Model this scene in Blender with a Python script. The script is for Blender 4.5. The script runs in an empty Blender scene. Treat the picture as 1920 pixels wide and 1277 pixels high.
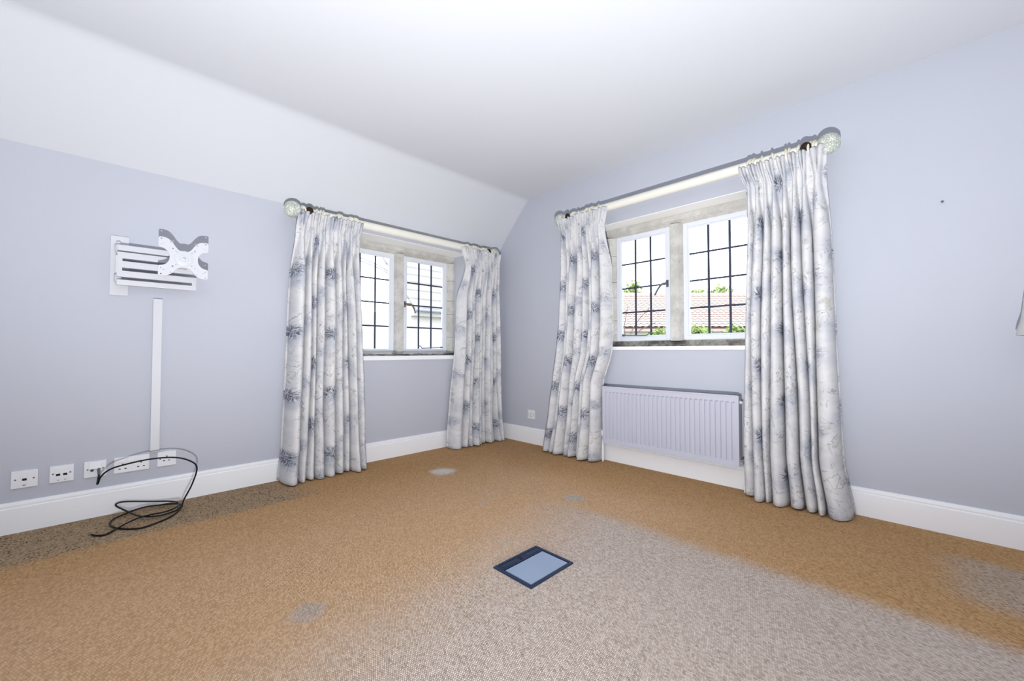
import bpy, bmesh, math, random
from mathutils import Vector, Matrix
random.seed(7)
scene = bpy.context.scene
col = scene.collection
PI = math.pi

# ------------------------------------------------------------------ camera, world, lamps, exposure
CAM = Vector((3.1921, -2.9635, 0.9))
cd = bpy.data.cameras.new('camera'); cam = bpy.data.objects.new('camera', cd); col.objects.link(cam)
cd.sensor_fit = 'HORIZONTAL'; cd.sensor_width = 36.0; cd.lens = 766.0 / 1920 * 36.0
cd.clip_start = 0.02; cd.clip_end = 300
cam.location = CAM
cam.rotation_euler = (math.radians(90 + 1.4618), 0, math.radians(45.197))
scene.camera = cam

w = bpy.data.worlds.new('overcast_sky'); scene.world = w; w.use_nodes = True
bg = w.node_tree.nodes['Background']
bg.inputs[0].default_value = (0.93, 0.965, 1.0, 1); bg.inputs[1].default_value = 4.6

# the photographer's bare flash, standing low under the camera and tipped up towards the ceiling
ld = bpy.data.lights.new('flash_unit', 'SPOT'); flash = bpy.data.objects.new('flash_unit', ld); col.objects.link(flash)
ld.energy = 400; ld.color = (0.96, 0.98, 1.0); ld.shadow_soft_size = 0.012
ld.spot_size = math.radians(168); ld.spot_blend = 1.0
flash.location = (3.19, -2.965, 0.22)
fdir = Vector((-math.sin(math.radians(45.2)) * math.cos(math.radians(60)), math.cos(math.radians(45.2)) * math.cos(math.radians(60)), math.sin(math.radians(60))))
flash.rotation_euler = fdir.to_track_quat('-Z', 'Y').to_euler()

vs = scene.view_settings
scene.display_settings.display_device = 'sRGB'
vs.view_transform = 'Standard'; vs.look = 'None'; vs.exposure = 0.3; vs.gamma = 1.0; vs.use_curve_mapping = False

# ------------------------------------------------------------------ helpers
def lin(r, g, b):
    f = lambda c: (c / 255 / 12.92) if c / 255 <= 0.04045 else ((c / 255 + 0.055) / 1.055) ** 2.4
    return (f(r), f(g), f(b), 1)

class NT:
    """small node-expression helper"""
    def __init__(s, name):
        s.mat = bpy.data.materials.new(name); s.mat.use_nodes = True
        s.t = s.mat.node_tree; s.n = s.t.nodes; s.bsdf = s.n['Principled BSDF']; s.out = s.n['Material Output']
    def put(s, sock, v):
        if v is None: return
        if isinstance(v, bpy.types.NodeSocket): s.t.links.new(v, sock)
        else: sock.default_value = v
    def m(s, op, a, b=None, c=None, clamp=False):
        nd = s.n.new('ShaderNodeMath'); nd.operation = op; nd.use_clamp = clamp
        for i, v in enumerate((a, b, c)):
            if v is not None: s.put(nd.inputs[i], v)
        return nd.outputs[0]
    def add(s, a, b): return s.m('ADD', a, b)
    def sub(s, a, b): return s.m('SUBTRACT', a, b)
    def mul(s, a, b): return s.m('MULTIPLY', a, b)
    def step(s, v, a, b):
        """0 at a, 1 at b, smooth"""
        nd = s.n.new('ShaderNodeMapRange'); nd.interpolation_type = 'SMOOTHSTEP'
        lo, hi, t0, t1 = (a, b, 0.0, 1.0) if a < b else (b, a, 1.0, 0.0)
        s.put(nd.inputs[0], v)
        for i, q in enumerate((lo, hi, t0, t1)): nd.inputs[i + 1].default_value = q
        return nd.outputs[0]
    def coord(s, kind='Object'):
        return s.n.new('ShaderNodeTexCoord').outputs[kind]
    def xyz(s, v):
        nd = s.n.new('ShaderNodeSeparateXYZ'); s.put(nd.inputs[0], v); return nd.outputs
    def comb(s, x, y, z=0.0):
        nd = s.n.new('ShaderNodeCombineXYZ')
        for i, v in enumerate((x, y, z)): s.put(nd.inputs[i], v)
        return nd.outputs[0]
    def noise(s, vec, scale, detail=3.0, rough=0.55, dist=0.0):
        nd = s.n.new('ShaderNodeTexNoise'); s.put(nd.inputs['Vector'], vec)
        nd.inputs['Scale'].default_value = scale; nd.inputs['Detail'].default_value = detail
        nd.inputs['Roughness'].default_value = rough; nd.inputs['Distortion'].default_value = dist
        return nd.outputs[0]
    def white(s, vec):
        nd = s.n.new('ShaderNodeTexWhiteNoise'); nd.noise_dimensions = '3D'; s.put(nd.inputs['Vector'], vec); return nd.outputs[0]
    def mix(s, f, a, b, mode='MIX'):
        nd = s.n.new('ShaderNodeMix'); nd.data_type = 'RGBA'; nd.blend_type = mode; nd.clamp_factor = True
        s.put(nd.inputs[0], f); s.put(nd.inputs[6], a); s.put(nd.inputs[7], b); return nd.outputs[2]
    def bump(s, h, strength, dist):
        nd = s.n.new('ShaderNodeBump'); nd.inputs['Strength'].default_value = strength; nd.inputs['Distance'].default_value = dist
        s.put(nd.inputs['Height'], h); s.t.links.new(nd.outputs[0], s.bsdf.inputs['Normal'])
    def fin(s, color=None, rough=0.6, metal=0.0, spec=None):
        s.put(s.bsdf.inputs['Base Color'], color); s.put(s.bsdf.inputs['Roughness'], rough)
        s.bsdf.inputs['Metallic'].default_value = metal
        if spec is not None: s.bsdf.inputs['Specular IOR Level'].default_value = spec
        return s.mat

def paint(name, c, rough=0.6, var=0.02, scale=6.0, bump=0.0, bscale=180, spec=0.3):
    k = NT(name); v = k.coord()
    n = k.noise(v, scale, 4)
    d = tuple(x * (1 - var * 2) for x in c[:3]) + (1,); l = tuple(min(1, x * (1 + var * 2)) for x in c[:3]) + (1,)
    if bump: k.bump(k.noise(v, bscale, 3), bump, 0.001)
    return k.fin(k.mix(n, d, l), rough, 0, spec)

M = {}
M['wall'] = paint('lavender_wall_paint', lin(191, 194, 205), 0.75, 0.012, 2.5, 0.10, 260, 0.2)
M['ceiling'] = paint('white_ceiling_paint', lin(208, 211, 217), 0.85, 0.008, 1.5, 0.06, 200, 0.15)
M['trim'] = paint('white_gloss_paint', lin(248, 249, 252), 0.38, 0.01, 5)
M['soffit'] = paint('flash_whitened_reveal_paint', lin(248, 247, 244), 0.7, 0.01, 5)  # pale soffit, its flash-lit brightness put into the colour
M['frame'] = paint('white_frame_paint', lin(232, 235, 242), 0.4, 0.015, 9)
M['plastic'] = paint('white_plastic', lin(232, 233, 238), 0.35, 0.006, 5)
M['steel_white'] = paint('white_powder_coat', lin(210, 212, 218), 0.4, 0.006, 9)
M['dark_hole'] = paint('dark_recess', lin(24, 24, 28), 0.7, 0.02, 9)
M['radiator'] = paint('lavender_radiator_paint', lin(196, 197, 211), 0.45, 0.01, 4)
M['rad_dark'] = paint('radiator_inner_grey', lin(150, 150, 160), 0.6, 0.02, 5)
M['cable'] = paint('black_cable_sheath', lin(14, 14, 17), 0.45, 0.03, 20)
M['copper'] = NT('bare_copper').fin(lin(170, 105, 70), 0.35, 0.9)
M['pole'] = paint('cream_pole_paint', lin(236, 234, 224), 0.5, 0.02, 12)
M['ring'] = paint('cream_ring_paint', lin(228, 225, 205), 0.45, 0.03, 20)
M['darkwood'] = paint('dark_turned_wood', lin(48, 32, 24), 0.35, 0.15, 30)
M['navy'] = paint('navy_plastic', lin(32, 45, 72), 0.38, 0.08, 15)
M['navy_dark'] = paint('dark_navy_plastic', lin(15, 20, 36), 0.5, 0.1, 15)
M['lidplate'] = paint('sky_tinted_brushed_steel', lin(150, 166, 190), 0.3, 0.03, 7)  # blue of the reflected sky is put into the base colour
M['iron'] = paint('grey_window_iron', lin(95, 100, 112), 0.45, 0.05, 30)
M['brass'] = paint('weathered_bronze', lin(120, 105, 90), 0.45, 0.06, 30)
M['lead'] = paint('dull_lead', lin(58, 64, 82), 0.55, 0.05, 30)
M['chrome'] = NT('brushed_metal').fin(lin(200, 202, 205), 0.3, 0.9)

def glass_mat():
    k = NT('window_glass'); t = k.t
    tr = k.n.new('ShaderNodeBsdfTransparent'); tr.inputs[0].default_value = (0.97, 0.98, 0.98, 1)
    gl = k.n.new('ShaderNodeBsdfGlossy'); gl.inputs['Roughness'].default_value = 0.03
    v = k.coord(); nb = k.noise(v, 9, 2)
    fr = k.n.new('ShaderNodeFresnel'); fr.inputs[0].default_value = 1.45
    bp = k.n.new('ShaderNodeBump'); bp.inputs['Strength'].default_value = 0.15; bp.inputs['Distance'].default_value = 0.004
    t.links.new(nb, bp.inputs['Height']); t.links.new(bp.outputs[0], gl.inputs['Normal'])
    mx = k.n.new('ShaderNodeMixShader'); t.links.new(k.m('MULTIPLY', fr.outputs[0], 0.8), mx.inputs[0])
    t.links.new(tr.outputs[0], mx.inputs[1]); t.links.new(gl.outputs[0], mx.inputs[2])
    t.links.new(mx.outputs[0], k.out.inputs[0])
    return k.mat
M['glass'] = glass_mat()

def frosted():
    k = NT('frosted_shade_glass')
    k.bsdf.inputs['Transmission Weight'].default_value = 0.35
    return k.fin(lin(226, 229, 228), 0.25)
M['frosted'] = frosted()

def stone():
    k = NT('limestone'); v = k.coord()
    a = k.noise(v, 7, 6, 0.65); b = k.noise(v, 40, 4, 0.6)
    c = k.mix(k.step(a, 0.35, 0.7), lin(190, 187, 181), lin(216, 214, 209))
    c = k.mix(k.mul(k.step(b, 0.55, 0.72), 0.35), c, lin(148, 144, 138))
    c = k.mix(k.mul(k.step(k.noise(v, 3.0, 5, 0.7), 0.56, 0.72), 0.45), c, lin(152, 150, 149))
    k.bump(k.add(k.mul(a, 1.0), k.mul(b, 0.5)), 0.5, 0.004)
    return k.fin(c, 0.9, 0, 0.15)
M['stone'] = stone()
def stone_mould():
    k = NT('mildewed_limestone'); v = k.coord()
    a = k.noise(v, 9, 6, 0.7); b = k.noise(v, 45, 4, 0.65)
    c = k.mix(k.step(a, 0.38, 0.62), lin(118, 114, 106), lin(200, 196, 186))
    c = k.mix(k.mul(k.step(b, 0.5, 0.7), 0.6), c, lin(84, 82, 76))
    k.bump(k.add(a, k.mul(b, 0.6)), 0.6, 0.004)
    return k.fin(c, 0.95, 0, 0.1)
M['stone_sill'] = stone_mould()
def finial_mat():
    k = NT('crackled_finial'); v = k.coord()
    vo = k.n.new('ShaderNodeTexVoronoi'); vo.feature = 'DISTANCE_TO_EDGE'; vo.inputs['Scale'].default_value = 85
    k.put(vo.inputs['Vector'], v)
    e = k.step(vo.outputs['Distance'], 0.02, 0.12)
    n = k.noise(v, 28, 4)
    c = k.mix(k.step(n, 0.4, 0.65), lin(204, 210, 198), lin(236, 239, 232))
    c = k.mix(k.mul(k.m('SUBTRACT', 1.0, e), 0.6), c, lin(130, 138, 124))
    k.bump(e, 0.6, 0.004)
    return k.fin(c, 0.5)
M['finial'] = finial_mat()

def carpet():
    k = NT('sisal_boucle_carpet'); v = k.coord(); x, y, z = k.xyz(v)
    wob = k.mul(k.sub(k.noise(v, 3.0, 2), 0.5), 0.02)
    ca, sa = math.cos(math.radians(26)), math.sin(math.radians(26))
    al = k.add(k.sub(k.mul(y, sa), k.mul(x, ca)), wob); ac = k.add(k.add(k.mul(x, sa), k.mul(y, ca)), k.mul(wob, 0.4))
    cx = k.m('DIVIDE', ac, 0.0050); ci = k.m('FLOOR', cx); fx = k.m('FRACT', cx)
    cy = k.add(k.m('DIVIDE', al, 0.0088), k.mul(ci, 0.5)); cj = k.m('FLOOR', cy); fy = k.m('FRACT', cy)
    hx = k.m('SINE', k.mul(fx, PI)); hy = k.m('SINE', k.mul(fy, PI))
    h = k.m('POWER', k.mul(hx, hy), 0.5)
    rnd = k.white(k.comb(ci, cj, 3.0)); rnd2 = k.white(k.comb(ci, cj, 9.0))
    big = k.noise(v, 1.6, 5, 0.6); mid = k.noise(v, 16, 3, 0.6); fine = k.noise(v, 320, 2)
    # colour of the sun-tanned pile
    A = k.mix(rnd, lin(190, 146, 98), lin(222, 178, 128))
    A = k.mix(k.mul(k.step(rnd2, 0.80, 1.0), 0.7), A, lin(162, 116, 70))
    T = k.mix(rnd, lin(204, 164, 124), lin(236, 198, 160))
    # pile that lay under the rug
    B = k.mix(rnd, lin(198, 180, 166), lin(232, 217, 206))
    B = k.mix(k.mul(k.step(rnd2, 0.78, 1.0), 0.7), B, lin(166, 147, 133))
    # pile that stood under furniture
    Cc = k.mix(rnd, lin(156, 132, 104), lin(198, 172, 140))
    Cc = k.mix(k.step(rnd2, 0.76, 0.98), Cc, lin(92, 72, 52))
    e = k.mul(k.sub(big, 0.5), 0.35); e2 = k.mul(k.sub(mid, 0.5), 0.10); en = k.add(e, e2)
    # rug rectangle: sharp far edge, soft worn left edge
    fe = k.step(k.add(y, k.mul(en, 0.35)), -0.94, -1.09)
    soft = k.step(k.add(k.add(x, en), k.mul(k.add(y, 1.2), 0.12)), 1.45, 2.15)
    rug = k.mul(fe, soft)
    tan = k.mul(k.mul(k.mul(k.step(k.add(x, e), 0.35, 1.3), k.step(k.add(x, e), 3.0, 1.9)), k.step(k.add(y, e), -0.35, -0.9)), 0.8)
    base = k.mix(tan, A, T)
    base = k.mix(rug, base, B)
    # strip under the television unit along the left wall, and a cabinet mark at the right
    st = k.mul(k.step(k.add(x, k.mul(en, 0.25)), 0.53, 0.44), k.step(k.add(y, en), -1.95, -2.2))
    base = k.mix(k.mul(st, 0.95), base, Cc)
    cb = k.mul(k.mul(k.step(k.add(x, e2), 3.17, 3.36), k.step(k.add(y, e2), -0.24, -0.34)), k.step(k.add(y, e2), -0.82, -0.66))
    base = k.mix(k.mul(cb, 0.85), base, k.mix(0.5, Cc, B))
    # bleached spots
    for sx, sy, r, s, c in ((0.645, -1.163, 0.12, 0.95, (250, 247, 240)), (1.668, -0.92, 0.085, 0.75, (196, 190, 184)),
                            (1.682, -2.455, 0.075, 0.6, (176, 176, 178)), (1.60, -1.20, 0.04, 0.4, (205, 190, 175)),
                            (1.33, -1.36, 0.06, 0.25, (205, 190, 175)), (1.80, -1.62, 0.03, 0.5, (200, 192, 190)), (1.27, -1.23, 0.05, 0.25, (210, 195, 180))):
        dx = k.sub(x, sx); dy = k.sub(y, sy)
        d = k.add(k.m('SQRT', k.add(k.mul(dx, dx), k.mul(dy, dy))), k.mul(k.sub(mid, 0.5), 0.09))
        base = k.mix(k.mul(k.step(d, r, r * 0.35), s), base, k.mix(0.3, lin(*c), k.mix(rnd, lin(120, 112, 105), lin(240, 235, 228))))
    # shade in the gaps between loops, put into the colour
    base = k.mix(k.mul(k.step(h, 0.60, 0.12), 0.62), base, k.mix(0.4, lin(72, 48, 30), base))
    base = k.mix(k.mul(k.sub(fine, 0.35), 0.25), base, lin(235, 215, 190))
    k.bump(k.add(h, k.mul(fine, 0.3)), 0.9, 0.003)
    return k.fin(base, 0.95, 0, 0.05)
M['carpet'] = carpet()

def curtain_mat():
    k = NT('floral_linen'); uv = k.coord('UV'); u, v, _ = k.xyz(uv)
    cc = k.comb(u, v, 0.0)
    n1 = k.noise(cc, 9, 3); n2 = k.noise(cc, 34, 4, 0.65); n3 = k.noise(cc, 95, 3, 0.6)
    stretch = k.noise(k.comb(k.mul(u, 30.0), k.mul(v, 9.0), 1.3), 1.0, 4, 0.6, 0.8)
    wu = k.add(u, k.mul(k.sub(n2, 0.5), 0.022)); wv = k.add(v, k.mul(k.sub(n3, 0.5), 0.020))
    base = k.mix(k.step(n1, 0.3, 0.7), lin(205, 205, 209), lin(221, 220, 220))
    # faint sprays of leaves
    lf = k.mul(k.step(stretch, 0.56, 0.68), k.step(k.noise(cc, 6.5, 2), 0.42, 0.6))
    base = k.mix(k.mul(lf, 0.6), base, lin(160, 163, 168))
    tw = k.noise(k.comb(k.mul(u, 17.0), k.mul(v, 11.0), 8.4), 1.0, 3, 0.55, 1.2)
    ln = k.mul(k.step(k.m('ABSOLUTE', k.sub(tw, 0.5)), 0.022, 0.004), k.step(k.noise(cc, 7.5, 2), 0.44, 0.56))
    base = k.mix(k.mul(ln, 0.6), base, lin(128, 130, 134))
    ol = k.mul(k.step(k.noise(k.comb(k.mul(u, 26.0), k.mul(v, 15.0), 5.1), 1.0, 3, 0.5, 0.6), 0.6, 0.7), k.step(k.noise(cc, 5.0, 2), 0.47, 0.58))
    base = k.mix(k.mul(ol, 0.5), base, lin(176, 170, 148))
    def heads(pw, ph, ou, ov, R, amt, dark, ink):
        nonlocal base
        U = k.add(k.m('DIVIDE', wu, pw), ou); ci = k.m('FLOOR', U); fu = k.mul(k.sub(k.m('FRACT', U), 0.5), pw)
        V = k.add(k.add(k.m('DIVIDE', wv, ph), k.mul(ci, 0.5)), ov); fv = k.mul(k.sub(k.m('FRACT', V), 0.5), ph)
        r = k.m('SQRT', k.add(k.mul(fu, fu), k.mul(fv, fv)))
        ang = k.m('ARCTAN2', fv, fu)
        # watercolour shade spreading under the bloom
        fv2 = k.add(fv, 0.03)
        r2 = k.m('SQRT', k.add(k.mul(k.mul(fu, fu), 0.8), k.mul(k.mul(fv2, fv2), 0.8)))
        base = k.mix(k.mul(k.step(k.add(r2, k.mul(k.sub(n1, 0.5), 0.09)), R * 1.75, R * 0.1), amt * 0.55), base, lin(*dark))
        # ragged many-petalled head: short curved strokes, thinning outwards
        st1 = k.noise(k.comb(k.add(k.mul(ang, 4.6), k.mul(r, 30.0)), k.mul(r, 24.0), k.add(k.mul(ci, 3.7), k.mul(k.m('FLOOR', V), 1.9))), 1.5, 3, 0.6, 0.3)
        rag = k.add(r, k.mul(k.sub(st1, 0.5), 0.12))
        inside = k.step(rag, R * 1.05, R * 0.55)
        base = k.mix(k.mul(k.mul(inside, k.step(st1, 0.46, 0.56)), amt), base, lin(*ink))
        base = k.mix(k.mul(k.mul(inside, k.step(st1, 0.44, 0.34)), amt * 0.6), base, lin(212, 215, 224))
    heads(0.27, 0.43, 0.15, 0.10, 0.066, 0.95, (146, 154, 174), (52, 60, 82))
    heads(0.27, 0.43, 0.62, 0.42, 0.055, 0.6, (170, 176, 190), (96, 104, 126))
    k.bump(k.noise(cc, 900, 2), 0.12, 0.0006)
    return k.fin(base, 0.85, 0, 0.15)
M['curtain'] = curtain_mat()
def leaf_mat(name, c1, c2):
    k = NT(name); v = k.coord(); return k.fin(k.mix(k.noise(v, 3, 3), lin(*c1), lin(*c2)), 0.6)
M['leaf'] = leaf_mat('fresh_leaves', (88, 112, 50), (136, 152, 84))
M['bark'] = paint('bare_bark', lin(128, 114, 108), 0.9, 0.1, 20)
M['lawn'] = paint('pale_gravel', lin(120, 119, 114), 0.9, 0.05, 3)
M['pantile'] = paint('rosy_pantile', lin(166, 146, 140), 0.8, 0.05, 5)
M['slate'] = paint('pale_stone_slate', lin(136, 135, 135), 0.85, 0.10, 7)
M['render'] = paint('white_render', lin(190, 189, 185), 0.9, 0.02, 3)
M['gutter'] = paint('grey_gutter', lin(130, 134, 148), 0.5, 0.04, 5)

class MB:
    def __init__(s): s.v = []; s.f = []; s.uv = None; s.mi = []
    def quad(s, *p, mi=0):
        n = len(s.v); s.v += [tuple(q) for q in p]; s.f.append(tuple(range(n, n + len(p)))); s.mi.append(mi); return s
    def box(s, x0, x1, y0, y1, z0, z1, mi=0):
        n = len(s.v)
        s.v += [(x, y, z) for z in (z0, z1) for y in (y0, y1) for x in (x0, x1)]
        for q in ((0, 2, 3, 1), (4, 5, 7, 6), (0, 1, 5, 4), (2, 6, 7, 3), (0, 4, 6, 2), (1, 3, 7, 5)):
            s.f.append(tuple(n + i for i in q)); s.mi.append(mi)
        return s
    def prism(s, pts, fn, c0, c1, mi=0):
        """closed polygon pts (2D) swept from c0 to c1; fn(p, c) -> 3D"""
        n = len(s.v); k = len(pts)
        s.v += [fn(p, c0) for p in pts] + [fn(p, c1) for p in pts]
        s.f.append(tuple(range(n, n + k))); s.f.append(tuple(range(n + 2 * k - 1, n + k - 1, -1))); s.mi += [mi, mi]
        for i in range(k):
            j = (i + 1) % k; s.f.append((n + i, n + k + i, n + k + j, n + j)); s.mi.append(mi)
        return s
    def tube(s, pts, r, seg=10, caps=True, mi=0):
        pts = [Vector(p) for p in pts]; n0 = len(s.v); up = None
        for i, p in enumerate(pts):
            t = (pts[min(i + 1, len(pts) - 1)] - pts[max(i - 1, 0)]).normalized()
            if up is None: up = t.orthogonal().normalized()
            up = (up - t * up.dot(t)).normalized(); bi = t.cross(up)
            rr = r[i] if isinstance(r, (list, tuple)) else r
            for j in range(seg):
                a = 2 * PI * j / seg; s.v.append(tuple(p + (up * math.cos(a) + bi * math.sin(a)) * rr))
        for i in range(len(pts) - 1):
            for j in range(seg):
                k = (j + 1) % seg; a = n0 + i * seg
                s.f.append((a + j, a + k, a + seg + k, a + seg + j)); s.mi.append(mi)
        if caps:
            s.f.append(tuple(n0 + j for j in range(seg - 1, -1, -1))); s.mi.append(mi)
            e = n0 + (len(pts) - 1) * seg; s.f.append(tuple(e + j for j in range(seg))); s.mi.append(mi)
        return s
    def lathe(s, prof, axis, origin, seg=24, mi=0):
        """prof: (r, h) pairs along axis from origin"""
        ax = Vector(axis).normalized(); u = ax.orthogonal().normalized(); b = ax.cross(u); o = Vector(origin); n0 = len(s.v)
        for r, h in prof:
            for j in range(seg):
                a = 2 * PI * j / seg; s.v.append(tuple(o + ax * h + (u * math.cos(a) + b * math.sin(a)) * max(r, 1e-5)))
        for i in range(len(prof) - 1):
            for j in range(seg):
                k = (j + 1) % seg; a = n0 + i * seg
                s.f.append((a + j, a + k, a + seg + k, a + seg + j)); s.mi.append(mi)
        s.f.append(tuple(n0 + j for j in range(seg - 1, -1, -1))); s.mi.append(mi)
        e = n0 + (len(prof) - 1) * seg; s.f.append(tuple(e + j for j in range(seg))); s.mi.append(mi)
        return s
    def torus(s, c, axis, R, r, seg=28, ms=8, mi=0):
        ax = Vector(axis).normalized(); u = ax.orthogonal().normalized(); b = ax.cross(u); c = Vector(c); n0 = len(s.v)
        for i in range(seg):
            a = 2 * PI * i / seg; d = u * math.cos(a) + b * math.sin(a)
            for j in range(ms):
                q = 2 * PI * j / ms; s.v.append(tuple(c + d * (R + r * math.cos(q)) + ax * r * math.sin(q)))
        for i in range(seg):
            for j in range(ms):
                A = n0 + i * ms; B = n0 + ((i + 1) % seg) * ms; k = (j + 1) % ms
                s.f.append((A + j, B + j, B + k, A + k)); s.mi.append(mi)
        return s
    def build(s, name, mats, parent=None, smooth=False, bevel=0.0, seg=2):
        me = bpy.data.meshes.new(name); me.from_pydata(s.v, [], s.f); me.update()
        bm = bmesh.new(); bm.from_mesh(me)
        for f, mi in zip(bm.faces, s.mi): f.material_index = mi
        bmesh.ops.recalc_face_normals(bm, faces=bm.faces)
        if bevel:
            ed = [e for e in bm.edges if len(e.link_faces) == 2 and e.calc_face_angle(0) > 0.5]
            bmesh.ops.bevel(bm, geom=ed, offset=bevel, segments=seg, affect='EDGES', profile=0.7)
        bm.to_mesh(me); bm.free()
        if smooth:
            for p in me.polygons: p.use_smooth = True
            me.set_sharp_from_angle(angle=math.radians(40))
        o = bpy.data.objects.new(name, me); col.objects.link(o)
        for m in (mats if isinstance(mats, (list, tuple)) else [mats]): me.materials.append(m)
        if parent is not None: o.parent = parent
        return o

def tag(o, label=None, cat=None, group=None, kind=None):
    for k, v in (('label', label), ('category', cat), ('group', group), ('kind', kind)):
        if v: o[k] = v
    return o
def empty(name, loc=(0, 0, 0), rz=0.0):
    o = bpy.data.objects.new(name, None); o.empty_display_size = 0.1; col.objects.link(o)
    o.location = loc; o.rotation_euler = (0, 0, rz); return o
def on_left(name): return empty(name, (0, 0, 0), PI / 2)     # local (a, d, z): a along the wall, d outwards
def on_right(name): return empty(name)
def smooth_path(pts, n=8):
    P = [Vector(p) for p in pts]; out = []
    for i in range(len(P) - 1):
        p0 = P[max(i - 1, 0)]; p1 = P[i]; p2 = P[i + 1]; p3 = P[min(i + 2, len(P) - 1)]
        for k in range(n):
            t = k / n
            out.append(0.5 * ((2 * p1) + (p2 - p0) * t + (2 * p0 - 5 * p1 + 4 * p2 - p3) * t * t + (3 * p1 - p0 - 3 * p2 + p3) * t ** 3))
    out.append(P[-1]); return out
def sstep(a, b, x):
    t = max(0.0, min(1.0, (x - a) / (b - a))); return t * t * (3 - 2 * t)
def lerp(a, b, t): return a + (b - a) * t
def outline_mesh(name, outer, holes, thick, mat, parent, bevel=0.0006):
    """flat plate with real holes: 2D filled curve, extruded; lies in local (a, z), facing -d"""
    cu = bpy.data.curves.new(name, 'CURVE'); cu.dimensions = '2D'; cu.fill_mode = 'BOTH'; cu.extrude = thick / 2; cu.bevel_depth = bevel
    for ring in [outer] + holes:
        sp = cu.splines.new('POLY'); sp.points.add(len(ring) - 1); sp.use_cyclic_u = True
        for p, q in zip(sp.points, ring): p.co = (q[0], q[1], 0, 1)
    tmp = bpy.data.objects.new('tmp', cu); col.objects.link(tmp)
    dg = bpy.context.evaluated_depsgraph_get(); me = bpy.data.meshes.new_from_object(tmp.evaluated_get(dg))
    bpy.data.objects.remove(tmp); bpy.data.curves.remove(cu)
    me.transform(Matrix.Rotation(PI / 2, 4, 'X'))
    me.name = name; me.materials.clear(); me.materials.append(mat)
    o = bpy.data.objects.new(name, me); col.objects.link(o); o.parent = parent; return o
def circ(cx, cy, r, n=14): return [(cx + r * math.cos(2 * PI * i / n), cy + r * math.sin(2 * PI * i / n)) for i in range(n)]

# ------------------------------------------------------------------ room shell
X1, Y1 = 5.2, -5.0
EAVE, CEIL, KNEE = 1.951, 2.406, 0.428
TW = 0.36
WIN_L = dict(a0=-1.665, a1=-0.43, z0=0.856, z1=1.86, df=0.20)
WIN_R = dict(a0=1.225, a1=2.495, z0=0.935, z1=1.955, df=0.15)

tag(MB().box(-TW, X1 + 0.2, Y1 - 0.2, TW, -0.12, 0.0).build('floor', M['carpet']), kind='structure')

# left wall (plane x = 0), opening for the window, soffit colour whitened for the flash from below
b = MB(); W = WIN_L
b.box(-TW, 0, Y1, W['a0'], 0, EAVE).box(-TW, 0, W['a1'], TW, 0, EAVE)
b.box(-TW, 0, W['a0'], W['a1'], 0, W['z0'] - 0.034).box(-TW, 0, W['a0'], W['a1'], W['z1'] + 0.004, EAVE)
b.prism([(0, W['z1'] + 0.004), (-0.002, W['z1'] + 0.001), (-0.008, W['z1']), (-TW, W['z1']), (-TW, W['z1'] + 0.004)], lambda p, c: (p[0], c, p[1]), W['a0'], W['a1'], mi=1)
tag(b.build('wall_left', [M['wall'], M['soffit']]), kind='structure')

# right wall (plane y = 0)
b = MB(); W = WIN_R; fy = lambda p, c: (p[0], c, p[1])
b.prism([(0, 0), (W['a0'], 0), (W['a0'], CEIL), (KNEE, CEIL), (0, EAVE)], fy, 0, TW)
b.prism([(W['a1'], 0), (X1, 0), (X1, CEIL), (W['a1'], CEIL)], fy, 0, TW)
b.prism([(W['a0'], 0), (W['a1'], 0), (W['a1'], W['z0'] - 0.027), (W['a0'], W['z0'] - 0.027)], fy, 0, TW)
b.prism([(W['a0'], W['z1'] + 0.004), (W['a1'], W['z1'] + 0.004), (W['a1'], CEIL), (W['a0'], CEIL)], fy, 0, TW)
b.prism([(0, W['z1'] + 0.004), (0.002, W['z1'] + 0.001), (0.008, W['z1']), (TW, W['z1']), (TW, W['z1'] + 0.004)], lambda p, c: (c, p[0], p[1]), W['a0'], W['a1'], mi=1)
tag(b.build('wall_right', [M['wall'], M['soffit']]), kind='structure')

# ceiling: slope over the left wall, eased knee, flat part
kn = [(0, EAVE)]
sl = (CEIL - EAVE) / KNEE
for t in (0.0, 0.25, 0.5, 0.75, 1.0):
    p0 = (KNEE - 0.03, CEIL - 0.03 * sl); p1 = (KNEE, CEIL); p2 = (KNEE + 0.04, CEIL)
    kn.append(tuple((1 - t) ** 2 * p0[i] + 2 * t * (1 - t) * p1[i] + t * t * p2[i] for i in (0, 1)))
kn += [(X1, CEIL), (X1, CEIL + 0.2), (-TW, CEIL + 0.2), (-TW, EAVE)]
tag(MB().prism(kn, lambda p, c: (p[0], c, p[1]), Y1, TW).build('ceiling', M['ceiling'], smooth=True), kind='structure')

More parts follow.
